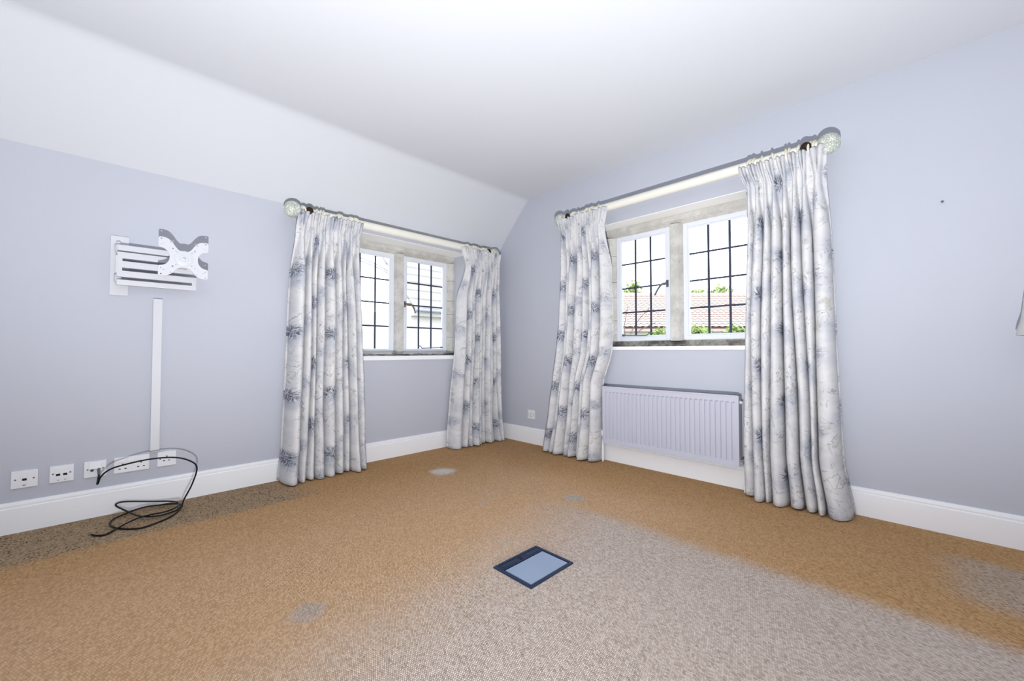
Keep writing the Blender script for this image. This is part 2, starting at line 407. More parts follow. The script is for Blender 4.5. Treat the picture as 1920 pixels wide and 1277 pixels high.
# the two walls behind the photographer, each with a window added for fill light
BO = dict(a0=2.0, a1=2.7, z0=0.9, z1=2.0)
b = MB()
b.box(-TW, BO['a0'], Y1 - 0.25, Y1, 0, CEIL).box(BO['a1'], X1, Y1 - 0.25, Y1, 0, CEIL)
b.box(BO['a0'], BO['a1'], Y1 - 0.25, Y1, 0, BO['z0']).box(BO['a0'], BO['a1'], Y1 - 0.25, Y1, BO['z1'], CEIL)
tag(b.build('wall_back', M['wall']), kind='structure')
b = MB()
b.box(X1, X1 + 0.25, Y1, -2.9, 0, CEIL).box(X1, X1 + 0.25, -2.2, 0, 0, CEIL)
b.box(X1, X1 + 0.25, -2.9, -2.2, 0, 0.9).box(X1, X1 + 0.25, -2.9, -2.2, 2.0, CEIL)
tag(b.build('wall_side', M['wall']), kind='structure')
for nm, fn, a0, a1 in (('fill_window_3', lambda a, d, z: (a, Y1 - 0.12 + d, z), 2.0, 2.7), ('fill_window_4', lambda a, d, z: (X1 + 0.12 + d, a, z), -2.9, -2.2)):
    b = MB()
    def bar(u0, u1, z0, z1):
        p = fn(u0, -0.03, z0); q = fn(u1, 0.03, z1)
        b.box(min(p[0], q[0]), max(p[0], q[0]), min(p[1], q[1]), max(p[1], q[1]), z0, z1)
    bar(a0, a1, 0.90, 0.95); bar(a0, a1, 1.95, 2.00)
    for i in range(3):
        c = a0 + 0.03 + (a1 - a0 - 0.06) * i / 2; bar(c - 0.03, c + 0.03, 0.95, 1.95)
    tag(b.build(nm, M['frame']), kind='structure')

# skirting
prof = [(0, 0), (0.018, 0), (0.018, 0.121), (0.0165, 0.124), (0.012, 0.1255), (0.0125, 0.129), (0.0145, 0.134), (0.0135, 0.142), (0.008, 0.149), (0, 0.151)]
tag(MB().prism(prof, lambda p, c: (p[0], c, p[1]), Y1, 0).build('baseboard_left', M['trim']), kind='structure')
tag(MB().prism(prof, lambda p, c: (c, -p[0], p[1]), 0.018, X1).build('baseboard_right', M['trim']), kind='structure')

# ------------------------------------------------------------------ stone mullioned windows with leaded casements
def window(root, W, lights, gz0, gz1, stay_light, handle, stay_pts, hmat, hpts):
    tag(root, kind='structure')
    a0, a1, z0, z1, df = W['a0'], W['a1'], W['z0'], W['z1'], W['df']
    dg = df + 0.055; db = df + 0.12          # frame plane, back of the stone
    fo = 0.034                                # casement frame width
    zb, zt = gz0 - fo, gz1 + fo
    e = 0.0015
    # sill board
    MB().box(a0 + 0.001, a1 - 0.001, -0.012, df, z0 - W.get('st', 0.03), z0).build('sill_board', M['trim'], root, bevel=0.004)
    # stone sill, lintel
    MB().prism([(df, z0 - 0.01), (df, z0 + 0.006), (df + 0.03, zb - 0.004), (db, zb), (db, z0 - 0.01)], lambda p, c: (c, p[0], p[1]), a0 + e, a1 - e).build('stone_sill', M['stone_sill'], root)
    MB().prism([(df, z1 - e), (df, zt + 0.03), (df + 0.045, zt), (db, zt), (db, z1 - e)], lambda p, c: (c, p[0], p[1]), a0 + e, a1 - e).build('stone_lintel', M['stone'], root)
    # jambs of separate blocks
    hs = [0.19, 0.27, 0.16, 0.24, 0.21]; 
    for side, (ao, ai) in enumerate(((a0, lights[0][0] - fo), (a1, lights[1][1] + fo))):
        sgn = 1 if side == 0 else -1
        z = zb; hh = hs if side else hs[::-1]; tot = sum(hh)
        for i, h in enumerate(hh):
            h = h * (zt - zb) / tot; fr = random.uniform(-0.003, 0.003)
            q = ao + sgn * e; fl = ao + sgn * max(0.012, abs(ai - ao) - 0.042)
            MB().prism([(q, df + fr), (fl, df + fr), (ai, df + 0.045), (ai, db), (q, db)], lambda p, c: (p[0], p[1], c), z + 0.0015, z + h - 0.0015).build('stone_block', M['stone'], root)
            z += h
    # mullion
    m0, m1 = lights[0][1] + fo, lights[1][0] - fo; c = (m0 + m1) / 2; hw = (m1 - m0) / 2; fw = hw * 0.6
    MB().prism([(c - fw, df), (c + fw, df), (m1, df + 0.045), (m1, db), (m0, db), (m0, df + 0.045)], lambda p, q: (p[0], p[1], q), zb - 0.006, zt + 0.004).build('mullion', M['stone'], root)
    # casements
    for li, (l0, l1) in enumerate(lights):
        cs = empty('casement'); cs.parent = root
        b = MB(); o0, o1 = l0 - fo, l1 + fo
        for (u0, u1, w0, w1) in ((o0, l0, zb, zt), (l1, o1, zb, zt), (l0, l1, zb, gz0), (l0, l1, gz1, zt)):
            b.box(u0, u1, dg - 0.012, dg + 0.02, w0, w1)
        b.build('frame', M['frame'], cs, bevel=0.003)
        b = MB(); g = 0.010
        for (u0, u1, w0, w1) in ((l0, l0 + g, gz0, gz1), (l1 - g, l1, gz0, gz1), (l0 + g, l1 - g, gz0, gz0 + g), (l0 + g, l1 - g, gz1 - g, gz1)):
            b.box(u0, u1, dg - 0.004, dg + 0.014, w0, w1)
        b.build('inner_frame', M['frame'], cs, bevel=0.002)
        nx, nz = 3, 4; k = 0.0080
        us = [lerp(l0, l1, i / nx) for i in range(nx + 1)]; zs = [lerp(gz0, gz1, i / nz) for i in range(nz + 1)]
        for i in range(nx):
            for j in range(nz):
                MB().box(us[i] + 0.001, us[i + 1] - 0.001, dg + 0.003, dg + 0.006, zs[j] + 0.001, zs[j + 1] - 0.001).build('pane', M['glass'], cs)
        for i in range(1, nx): MB().box(us[i] - k, us[i] + k, dg + 0.0005, dg + 0.0085, gz0, gz1).build('lead_bar', M['lead'], cs, bevel=0.0015, seg=1)
        for j in range(1, nz): MB().box(l0, l1, dg + 0.001, dg + 0.008, zs[j] - k * 0.85, zs[j] + k * 0.85).build('lead_bar', M['lead'], cs, bevel=0.0015, seg=1)
        if li == stay_light:
            p = smooth_path(hpts, 8)
            hb = MB().tube(p, [lerp(0.0095, 0.0070, i / (len(p) - 1)) for i in range(len(p))], 10)
            q = hpts[0]; hb.box(q[0] - 0.009, q[0] + 0.009, dg - 0.016, dg - 0.010, q[2] - 0.028, q[2] + 0.028)
            hb.lathe([(0.009, 0), (0.009, 0.02), (0.006, 0.024)], (0, -1, 0), (q[0], dg - 0.014, q[2]), 12)
            tag(hb.build('handle', M[hmat], cs, smooth=True))
            p = smooth_path(stay_pts, 8)
            sb = MB().tube(p, 0.0042, 8); q = stay_pts[0]
            sb.box(q[0] - 0.012, q[0] + 0.012, dg - 0.018, dg - 0.006, q[2] - 0.010, q[2] + 0.006)
            sb.build('stay_bar', M['iron'], cs, smooth=True)

WIN_L['st'] = 0.034; WIN_R['st'] = 0.027
wl = on_left('window_1')
window(wl, WIN_L, ((-1.547, -1.122), (-0.957, -0.532)), 0.912, 1.762, 1, None,
       [(-0.56, 0.235, 0.938), (-0.65, 0.235, 0.932), (-0.77, 0.235, 0.927), (-0.79, 0.235, 0.926), (-0.81, 0.232, 0.948), (-0.83, 0.232, 0.941)], 'brass',
       [(-0.975, 0.235, 1.340), (-0.945, 0.222, 1.343), (-0.915, 0.220, 1.335), (-0.888, 0.222, 1.300), (-0.872, 0.226, 1.262)])
wr = on_right('window_2')
window(wr, WIN_R, ((1.350, 1.755), (1.929, 2.370)), 1.020, 1.852, 0, None,
       [(1.377, 0.187, 1.036), (1.452, 0.187, 1.031), (1.587, 0.187, 1.030), (1.608, 0.187, 1.047), (1.636, 0.187, 1.048)], 'iron',
       [(1.768, 0.187, 1.436), (1.742, 0.176, 1.437), (1.718, 0.172, 1.420), (1.693, 0.172, 1.388), (1.670, 0.174, 1.350)])

# ------------------------------------------------------------------ curtain poles
def pole(root, label, a0, a1, z, discs):
    tag(root, label, 'curtain pole', 'painted curtain poles')
    d = -0.11
    MB().lathe([(0.0315, 0), (0.0315, a1 - a0 - 0.06)], (1, 0, 0), (a0 + 0.03, d, z), 28).build('rod', M['pole'], root, smooth=True)
    for a, s in ((a0, -1), (a1, 1)):
        pr = [(0.030, -0.066), (0.030, -0.058), (0.024, -0.055), (0.027, -0.050)]
        R = 0.057
        for i in range(1, 15):
            t = PI * (0.16 + 0.70 * i / 14) ; pr.append((R * math.sin(t), -R * math.cos(t)))
        pr += [(0.022, 0.0525), (0.019, 0.049), (0.002, 0.049)]
        MB().lathe(pr, (s, 0, 0), (a, d, z), 28).build('finial', M['finial'], root, smooth=True)
    for a in discs:
        br = MB().lathe([(0.032, 0), (0.032, 0.006), (0.020, 0.012), (0.0125, 0.018), (0.0125, 0.078)], (0, -1, 0), (a, 0, z), 18).build('bracket', M['darkwood'], root, smooth=True)
        MB().lathe([(0.025, 0), (0.027, 0.004), (0.025, 0.009), (0.018, 0.010), (0.016, 0.006), (0.008, 0.006), (0.006, 0.010), (0.001, 0.011)], (0, -1, 0), (a, d - 0.030, z + 0.006), 22).build('rosette', M['darkwood'], br, smooth=True)
pl = on_left('curtain_pole'); pole(pl, 'cream curtain pole with crackled ball finials under the sloping ceiling', -2.058, -0.165, 1.888, (-1.958, -0.262))
pr_ = on_right('curtain_pole'); pole(pr_, 'cream curtain pole with crackled ball finials above the radiator window', 0.935, 2.838, 2.062, (1.035, 2.738))

# ------------------------------------------------------------------ curtains
def curtain(root, label, edges, widths, zpinch, ring_as, zrod, seed, uoff):
    tag(root, label, 'curtain', 'floral pinch-pleat curtains')
    rnd = random.Random(seed)
    n = len(widths); tw = sum(widths); ws = [x / tw for x in widths]; cum = [sum(ws[:i]) for i in range(n + 1)]
    ph = [rnd.uniform(0, 6.28) for _ in range(n + 1)]; am = [rnd.uniform(0.75, 1.25) for _ in range(n)]
    off = [rnd.uniform(-0.020, 0.014) for _ in range(n)]; low = [rnd.uniform(-0.3, 0.9) for _ in range(n)]; gw = [rnd.uniform(0.420, 0.465) for _ in range(n)]
    ztop = edges[0][0]; NR, NS = 96, 22
    zs = []
    for i in range(NR + 1):
        t = i / NR
        zs.append(lerp(ztop, 0.006, t ** 1.25))
    def edge(z):
        for (za, l0, r0), (zb_, l1, r1) in zip(edges, edges[1:]):
            if z >= zb_:
                t = (za - z) / (za - zb_); t = t * t * (3 - 2 * t) * 0.5 + t * 0.5
                return lerp(l0, l1, t), lerp(r0, r1, t)
        return edges[-1][1], edges[-1][2]
    V = []; UV = []; total = (edges[-1][2] - edges[-1][1]) * 1.9
    for z in zs:
        e0, e1 = edge(z); row = []; hw = e1 - e0
        below = sstep(zpinch, zpinch - 0.34, z) if False else max(0.0, min(1.0, (zpinch - z) / 0.34)); below = below * below * (3 - 2 * below)
        above = max(0.0, min(1.0, (z - zpinch) / max(1e-4, ztop - zpinch)))
        drop = max(0.0, min(1.0, (zpinch - z) / zpinch))
        # fold boundaries wander slowly down the cloth
        cz = [0.0]
        for i in range(1, n): cz.append(cum[i] + 0.22 * min(ws[i - 1], ws[i]) * below * math.sin(ph[i] + 2.3 * drop + 1.1 * math.sin(3.1 * drop + ph[i])))
        cz.append(1.0)
        for i in range(n):
            steps = NS if i < n - 1 else NS + 1
            for k in range(steps):
                p = k / NS
                # lower cloth: rounded columns with tight creases
                th = math.radians(lerp(-32, 212, (p - 0.06) / 0.88)) if 0.06 <= p <= 0.94 else None
                if th is None: pc = p; sp = -1.0
                else: pc = 0.5 - gw[i] * math.cos(th); sp = (math.sin(th) + 0.53) / 1.53 * 2 - 1
                if p < 0.06: pc = lerp(0.0, 0.5 - gw[i] * math.cos(math.radians(-32)), p / 0.06)
                if p > 0.94: pc = lerp(0.5 - gw[i] * math.cos(math.radians(212)), 1.0, (p - 0.94) / 0.06)
                A = 0.062 * am[i] * (0.75 + 0.35 * drop) * min(1.3, max(0.7, ws[i] * n))
                dc = A * sp + off[i] * below
                dc += 0.006 * math.sin(ph[i] + 9 * drop) * below
                # kick-out and buckling near the hem
                hem = sstep(0.34, 0.0, z) if False else max(0.0, (0.32 - z) / 0.32)
                dc += hem * hem * (0.030 * low[i] + 0.012 * math.sin(ph[i] * 2 + 5 * p))
                # heading: pinched groups that fan out again
                g = 2 * p - 1; wv = lerp(0.42, 0.80, above)
                pw = 0.5 + 0.5 * (abs(g) ** lerp(1.75, 1.05, above)) * (1 if g >= 0 else -1)
                q = (pw * 2 - 1) / wv
                if abs(q) < 1:
                    fing = abs(math.sin(PI * (q + 1) * 1.0)) ** 0.7 if above > 0.02 else 1.0
                    pinch_d = 0.030 * math.sqrt(max(0.0, 1 - q * q))
                    dh = lerp(pinch_d, 0.024 * fing, sstep(0.0, 0.45, above))
                else: dh = -0.004
                a = lerp(cz[i], cz[i + 1], lerp(pw, pc, below)); d = lerp(dh, dc, below)
                base = lerp(0.152, lerp(0.118, 0.128, drop), below)
                if z > zpinch: base = 0.152 - 0.004 * above
                zz = z
                if z < 0.25:
                    zz = z + (0.25 - z) / 0.25 * (0.004 + 0.006 * math.sin(ph[i] + 3 * p)) if z > 0.01 else 0.006 + 0.006 * (1 + math.sin(ph[i] + 2 * p)) * 0.5
                if z == ztop: zz = z + 0.004 * math.sin(ph[i] + 6 * p)
                row.append((e0 + hw * a, -(max(0.024, base + d)), zz))
        if not UV:
            m = len(row)
        V += row; UV += [(uoff + total * j / (m - 1), z) for j in range(m)]
    F = [(r * m + j, r * m + j + 1, (r + 1) * m + j + 1, (r + 1) * m + j) for r in range(NR) for j in range(m - 1)]
    me = bpy.data.meshes.new('fabric'); me.from_pydata(V, [], F); me.update()
    ul = me.uv_layers.new(name='UVMap')
    for lp in me.loops: ul.data[lp.index].uv = UV[lp.vertex_index]
    for p in me.polygons: p.use_smooth = True
    me.materials.append(M['curtain'])
    o = bpy.data.objects.new('fabric', me); col.objects.link(o); o.parent = root
    sm = o.modifiers.new('cloth_thickness', 'SOLIDIFY'); sm.thickness = 0.003; sm.offset = 0
    for i, a in enumerate(ring_as):
        ang = rnd.choice((-1, 1)) * rnd.uniform(0.05, 0.6); R = 0.041
        rg = MB().torus((a, -0.11, zrod - 0.006), (math.cos(ang), math.sin(ang), rnd.uniform(-0.08, 0.08)), R, 0.0065)
        rg.build('ring', M['ring'], root, smooth=True)

c = on_left('curtain')
curtain(c, 'floral curtain at the end of the sloping-ceiling window nearest the television bracket',
        [(1.882, -2.030, -1.562), (1.745, -2.048, -1.592), (1.04, -2.066, -1.556), (0.25, -2.09, -1.535), (0.0, -2.115, -1.528)],
        [1.5, 0.8, 0.75, 0.9, 1.15, 1.0, 0.7, 0.9, 1.0], 1.745, (-1.999, -1.980, -1.890, -1.868, -1.851, -1.749, -1.729, -1.659, -1.618), 1.888, 3, 0.07)
c = on_left('curtain')
curtain(c, 'floral curtain hanging in the corner of the room under the sloping ceiling',
        [(1.880, -0.612, -0.112), (1.715, -0.560, -0.136), (1.35, -0.590, -0.128), (1.0, -0.612, -0.125), (0.4, -0.665, -0.112), (0.0, -0.715, -0.100)],
        [1.6, 0.8, 0.9, 1.0, 0.8, 0.9, 0.9, 0.8, 0.8, 0.8], 1.715, (-0.525, -0.445, -0.412, -0.377, -0.322, -0.301, -0.281, -0.215), 1.888, 5, 0.22)
c = on_right('curtain')
curtain(c, 'floral curtain beside the small socket, hanging at the valve end of the radiator',
        [(2.052, 0.918, 1.432), (1.905, 0.968, 1.412), (1.15, 0.922, 1.422), (0.90, 0.900, 1.412), (0.63, 0.868, 1.332), (0.4, 0.83, 1.328), (0.0, 0.752, 1.322)],
        [1.0, 0.7, 1.0, 0.9, 0.8, 0.7, 0.9, 1.3], 1.905, (1.000, 1.074, 1.096, 1.130, 1.229, 1.250, 1.281, 1.338), 2.062, 8, 0.02)
c = on_right('curtain')
curtain(c, 'largest floral curtain at the right of the radiator, trailing onto the carpet',
        [(2.046, 2.385, 2.834), (1.890, 2.430, 2.832), (1.03, 2.402, 2.852), (0.3, 2.386, 2.872), (0.0, 2.384, 2.918)],
        [0.9, 1.0, 0.8, 1.1, 1.1, 1.0, 0.9, 1.7], 1.890, (2.456, 2.473, 2.514, 2.568, 2.634, 2.653, 2.700, 2.764, 2.779), 2.062, 21, 0.13)

# ------------------------------------------------------------------ radiator
def radiator():
    root = on_right('radiator'); tag(root, 'lavender-painted panel radiator with vertical channels under the window', 'radiator')
    a0, a1, z0, z1 = 1.353, 2.355, 0.162, 0.614; yf = -0.100
    n = 29; mx = 0.016; pitch = (a1 - a0 - 2 * mx) / n
    xs = [(a0, 0), (a0 + mx, 0)]
    for i in range(n):
        s = a0 + mx + i * pitch
        xs += [(s + pitch * 0.15, 0), (s + pitch * 0.25, 1), (s + pitch * 0.75, 1), (s + pitch * 0.85, 0)]
    xs += [(a1, 0)]
    zz = [(z0, 0), (z0 + 0.030, 0), (z0 + 0.040, 1), (z1 - 0.050, 1), (z1 - 0.040, 0), (z1, 0)]
    b = MB(); dep = 0.011; m = len(xs)
    b.v = [(x, yf + dep * cx * cz, z) for z, cz in zz for x, cx in xs]
    for j in range(len(zz) - 1):
        for i in range(m - 1): b.f.append((j * m + i, j * m + i + 1, (j + 1) * m + i + 1, (j + 1) * m + i)); b.mi.append(0)
    o = b.build('front_panel', M['radiator'], root)
    sm = o.modifiers.new('sheet', 'SOLIDIFY'); sm.thickness = 0.0012; sm.offset = 1
    e = MB()
    for (u0, u1, w0, w1) in ((a0, a1, z0 - 0.004, z0 + 0.007), (a0, a1, z1 - 0.008, z1 + 0.001), (a0 - 0.002, a0 + 0.006, z0, z1), (a1 - 0.006, a1 + 0.002, z0, z1)):
        e.box(u0, u1, yf - 0.004, yf + 0.006, w0, w1)
    e.build('seam_rim', M['radiator'], root, bevel=0.0025)
    MB().box(a0 + 0.004, a1 - 0.004, -0.040, -0.030, z0 + 0.01, z1 - 0.012).build('rear_panel', M['radiator'], root, bevel=0.003)
    for u in (a0, a1 - 0.002):
        MB().box(u, u + 0.002, yf + 0.002, -0.030, z0 + 0.03, z1 - 0.002).build('side_cover', M['radiator'], root)
    g = MB()
    g.box(a0 + 0.002, a1 - 0.002, yf + 0.004, yf + 0.012, z1 - 0.004, z1 + 0.001).box(a0 + 0.002, a1 - 0.002, -0.040, -0.030, z1 - 0.004, z1 + 0.001)
    k = 60
    for i in range(k + 1):
        x = lerp(a0 + 0.004, a1 - 0.010, i / k); g.box(x, x + 0.007, yf + 0.010, -0.038, z1 - 0.004, z1)
    g.build('top_grille', M['rad_dark'], root)
    f = MB(); 
    for i in range(40):
        x = lerp(a0 + 0.02, a1 - 0.02, i / 39); f.box(x, x + 0.001, yf + 0.012, -0.041, z0 + 0.03, z1 - 0.02)
    f.build('convector_fins', M['rad_dark'], root)
    for x in (a0 + 0.16, a1 - 0.16):
        MB().box(x - 0.02, x + 0.02, -0.030, 0.0, z0 + 0.05, z1 - 0.06).build('wall_hanger', M['rad_dark'], root, bevel=0.002)
    # lockshield valve and tail pipe at the left end
    v = MB().lathe([(0.009, 0), (0.009, 0.03)], (1, 0, 0), (a0 - 0.024, -0.065, z0 + 0.035), 14)
    v.lathe([(0.012, -0.02), (0.012, 0.012), (0.010, 0.016)], (0, 0, 1), (a0 - 0.024, -0.065, z0 + 0.035), 14)
    vo = v.build('valve', M['chrome'], root, smooth=True)
    MB().lathe([(0.014, 0), (0.0145, 0.004), (0.013, 0.036), (0.010, 0.040)], (0, 0, 1), (a0 - 0.024, -0.065, z0 + 0.050), 16).build('valve_cap', M['plastic'], vo, smooth=True)
    MB().lathe([(0.0078, 0), (0.0078, z0 + 0.016)], (0, 0, 1), (a0 - 0.024, -0.065, 0), 14).build('tail_pipe', M['trim'], root, smooth=True)
    v = MB().lathe([(0.009, 0), (0.009, 0.026)], (-1, 0, 0), (a1 + 0.024, -0.065, z0 + 0.035), 14)
    v.lathe([(0.012, -0.02), (0.012, 0.012), (0.010, 0.016)], (0, 0, 1), (a1 + 0.024, -0.065, z0 + 0.035), 14)
    v.build('valve', M['chrome'], root, smooth=True)
    MB().lathe([(0.0078, 0), (0.0078, z0 + 0.016)], (0, 0, 1), (a1 + 0.024, -0.065, 0), 14).build('tail_pipe', M['trim'], root, smooth=True)
    MB().lathe([(0.011, 0), (0.011, 0.010), (0.006, 0.012), (0.006, 0.017)], (1, 0, 0), (a1, -0.065, z1 - 0.045), 14).build('bleed_plug', M['plastic'], root, smooth=True)
radiator()

# ------------------------------------------------------------------ television bracket
def tv_bracket():
    root = on_left('television_bracket'); tag(root, 'white folding television wall bracket with a cross-shaped mounting plate', 'tv bracket')
    S = M['steel_white']
    MB().box(-2.957, -2.881, -0.012, 0, 1.213, 1.547).build('wall_plate', S, root, bevel=0.003)
    # hinge barrel on the wall plate
    for z0, z1 in ((1.285, 1.325), (1.455, 1.492)):
        MB().lathe([(0.015, 0), (0.016, 0.002), (0.016, z1 - z0 - 0.002), (0.015, z1 - z0)], (0, 0, 1), (-2.925, -0.032, z0), 18).build('hinge_knuckle', S, root, smooth=True)
        MB().box(-2.939, -2.911, -0.032, -0.010, z0 + 0.004, z1 - 0.004).build('hinge_lug', S, root)
    MB().lathe([(0.009, 0), (0.009, 0.240)], (0, 0, 1), (-2.925, -0.032, 1.270), 14).build('hinge_pin', S, root, smooth=True)
    # arms: first pair from the wall, second pair folded back in front of it
    def arm(z0, z1, u0, u1, d0, d1):
        MB().box(u0, u1, -d1, -d0, z0, z1).build('arm', S, root, bevel=0.003)
    arm(1.457, 1.488, -2.930, -2.600, 0.045, 0.075)
    arm(1.414, 1.449, -2.930, -2.600, 0.045, 0.075)
    arm(1.363, 1.399, -2.930, -2.600, 0.045, 0.075)
    arm(1.311, 1.345, -2.930, -2.580, 0.045, 0.075)
    arm(1.266, 1.295, -2.930, -2.580, 0.045, 0.075)
    MB().box(-2.936, -2.908, -0.073, -0.047, 1.330, 1.430).build('elbow_post', S, root, bevel=0.004)
    MB().box(-2.602, -2.580, -0.073, -0.047, 1.268, 1.343).build('elbow_post', S, root, bevel=0.004)
    # tilt head behind the plate
    MB().lathe([(0.030, 0), (0.032, 0.010), (0.026, 0.014), (0.026, 0.115)], (0, -1, 0), (-2.662, -0.075, 1.432), 24).build('swivel_head', S, root, smooth=True)
    MB().box(-2.690, -2.634, -0.170, -0.120, 1.380, 1.484).build('tilt_yoke', S, root, bevel=0.004)
    # cross plate
    ca, cz, hx, hz = -2.655, 1.431, 0.112, 0.108
    def cubic(p0, p1, p2, p3, n=14): return [tuple((1 - t) ** 3 * p0[i] + 3 * t * (1 - t) ** 2 * p1[i] + 3 * t * t * (1 - t) * p2[i] + t ** 3 * p3[i] for i in (0, 1)) for t in [j / n for j in range(n)]]
    r = 0.006
    out = []
    # top edge, from left arm to right arm
    out += [(-hx, hz - r), (-hx + 0.002, hz - 0.002), (-hx + r, hz)]
    out += cubic((-hx + 0.022, hz), (-hx + 0.072, hz - 0.004), (-0.046, 0.036), (0.0, 0.036)) + cubic((0.0, 0.036), (0.046, 0.036), (hx - 0.072, hz - 0.004), (hx - 0.022, hz))
    out += [(hx - r, hz), (hx - 0.002, hz - 0.002), (hx, hz - r)]
    # right side bay
    out += [(hx, 0.058), (hx - 0.003, 0.053)] + cubic((hx - 0.016, 0.050), (0.052, 0.036), (0.052, -0.036), (hx - 0.016, -0.050)) + [(hx - 0.003, -0.053), (hx, -0.058)]
    out += [(hx, -hz + r), (hx - 0.002, -hz + 0.002), (hx - r, -hz)]
    out += cubic((hx - 0.022, -hz), (hx - 0.072, -hz + 0.004), (0.046, -0.050), (0.0, -0.050)) + cubic((0.0, -0.050), (-0.046, -0.050), (-hx + 0.072, -hz + 0.004), (-hx + 0.022, -hz))
    out += [(-hx + r, -hz), (-hx + 0.002, -hz + 0.002), (-hx, -hz + r)]
    out += [(-hx, -0.058), (-hx + 0.003, -0.053)] + cubic((-hx + 0.016, -0.050), (-0.052, -0.036), (-0.052, 0.036), (-hx + 0.016, 0.050)) + [(-hx + 0.003, 0.053), (-hx, 0.058)]
    hol = []
    for sx in (-1, 1):
        for sz in (-1, 1):
            for (x, z, rr) in ((0.100, 0.099, 0.0042), (0.100, 0.066, 0.0034), (0.060, 0.086, 0.0036), (0.050, 0.050, 0.0042), (0.036, 0.038, 0.0032), (0.090, 0.074, 0.0030)):
                hol.append(circ(sx * x, sz * z, rr, 10))
    o = outline_mesh('cross_plate', [(ca + x, cz + z) for x, z in out], [[(ca + x, cz + z) for x, z in h] for h in hol], 0.003, S, root)
    o.location = (0, -0.200, 0)
    MB().lathe([(0.044, 0), (0.043, 0.003), (0.034, 0.006), (0.020, 0.007), (0.018, 0.009), (0.008, 0.009)], (0, -1, 0), (ca, -0.2016, cz), 30).build('hub_cover', S, o if False else root, smooth=True)
    MB().lathe([(0.007, 0), (0.007, 0.003), (0.004, 0.004)], (0, -1, 0), (ca, -0.2100, cz), 14).build('centre_bolt', M['chrome'], root, smooth=True)
    MB().box(ca - 0.028, ca + 0.028, -0.1985, -0.168, cz - 0.03, cz + 0.03).build('plate_mount', S, root, bevel=0.003)
tv_bracket()

t = MB().box(-2.773, -2.731, -0.024, 0, 0.312, 1.206).build('cable_trunking', M['steel_white'], None, bevel=0.003)
t.rotation_euler = (0, 0, PI / 2); tag(t, 'white plastic cable trunking running down the wall below the television bracket', 'trunking')

# ------------------------------------------------------------------ wall plates
def plate(root, a0, a1, z0, z1, th=0.009):
    return MB().box(a0, a1, -th, 0, z0, z1).build('plate', M['plastic'], root, bevel=0.0025)
def screw(root, a, z, th=0.009):
    MB().lathe([(0.0038, 0), (0.0036, 0.0008), (0.0012, 0.0009)], (0, -1, 0), (a, -th, z), 12).build('screw', M['iron'], root, smooth=True)
def slot(root, a, z, wd, h, th=0.009, name='pin_slot'):
    MB().box(a - wd / 2, a + wd / 2, -th - 0.0005, -th + 0.002, z - h / 2, z + h / 2).build(name, M['dark_hole'], root)
r = on_left('data_socket'); tag(r, 'white square wall plate with a single data port, furthest left', 'wall socket', 'wall plates above the left skirting')
plate(r, -3.286, -3.198, 0.216, 0.302); screw(r, -3.272, 0.259); screw(r, -3.212, 0.259)
MB().box(-3.254, -3.230, -0.0115, -0.008, 0.232, 0.287).build('module', M['plastic'], r, bevel=0.001)
slot(r, -3.242, 0.257, 0.015, 0.011, 0.0115, 'port'); slot(r, -3.243, 0.2285, 0.010, 0.003, 0.009, 'mark')
r = on_left('data_socket'); tag(r, 'white square wall plate with two data ports side by side', 'wall socket', 'wall plates above the left skirting')
plate(r, -3.159, -3.073, 0.217, 0.303); screw(r, -3.147, 0.262); screw(r, -3.086, 0.262)
MB().box(-3.141, -3.092, -0.0115, -0.008, 0.234, 0.286).build('module', M['plastic'], r, bevel=0.001)
for a in (-3.129, -3.104): slot(r, a, 0.256, 0.015, 0.011, 0.0115, 'port'); slot(r, a, 0.228, 0.007, 0.002, 0.009, 'mark')
r = on_left('aerial_socket'); tag(r, 'white aerial wall plate with the black cable plugged in', 'wall socket', 'wall plates above the left skirting')
plate(r, -3.036, -2.951, 0.216, 0.302); screw(r, -3.023, 0.259); screw(r, -2.964, 0.259)
MB().prism([(-0.009, 0.302), (-0.016, 0.297), (-0.022, 0.262), (-0.009, 0.256)], lambda p, c: (c, p[0], p[1]), -3.016, -2.971).build('hood', M['plastic'], r, bevel=0.0015)
for a in (-3.006, -2.981): MB().lathe([(0.0065, 0), (0.0065, 0.008), (0.0045, 0.008), (0.0045, 0.002)], (0, -1, -0.5), (a, -0.010, 0.256), 14).build('connector', M['iron'], r, smooth=True)
r = on_left('power_socket'); tag(r, 'white double power socket between the aerial plate and the single socket', 'wall socket', 'wall plates above the left skirting')
plate(r, -2.921, -2.774, 0.216, 0.303)
for c0 in (-2.886, -2.809):
    slot(r, c0, 0.262, 0.005, 0.009); slot(r, c0 - 0.012, 0.238, 0.009, 0.005); slot(r, c0 + 0.012, 0.238, 0.009, 0.005)
MB().box(-2.919, -2.864, -0.0135, -0.008, 0.274, 0.300).build('cover_strip', M['plastic'], r, bevel=0.001)
MB().box(-2.838, -2.776, -0.0135, -0.008, 0.274, 0.300).build('cover_strip', M['plastic'], r, bevel=0.001)
for c0 in (-2.857, -2.845): MB().prism([(-0.009, 0.296), (-0.012, 0.296), (-0.0155, 0.274), (-0.009, 0.274)], lambda p, c: (c, p[0], p[1]), c0 - 0.005, c0 + 0.005).build('rocker_switch', M['plastic'], r)
r = on_left('power_socket'); tag(r, 'white single power socket just below the end of the trunking', 'wall socket', 'wall plates above the left skirting')
plate(r, -2.738, -2.653, 0.218, 0.304); screw(r, -2.726, 0.262); screw(r, -2.666, 0.262)
slot(r, -2.696, 0.274, 0.005, 0.009); slot(r, -2.708, 0.250, 0.009, 0.005); slot(r, -2.686, 0.250, 0.009, 0.005)
r = on_right('power_socket'); tag(r, 'small white single socket low on the wall near the corner', 'wall socket')
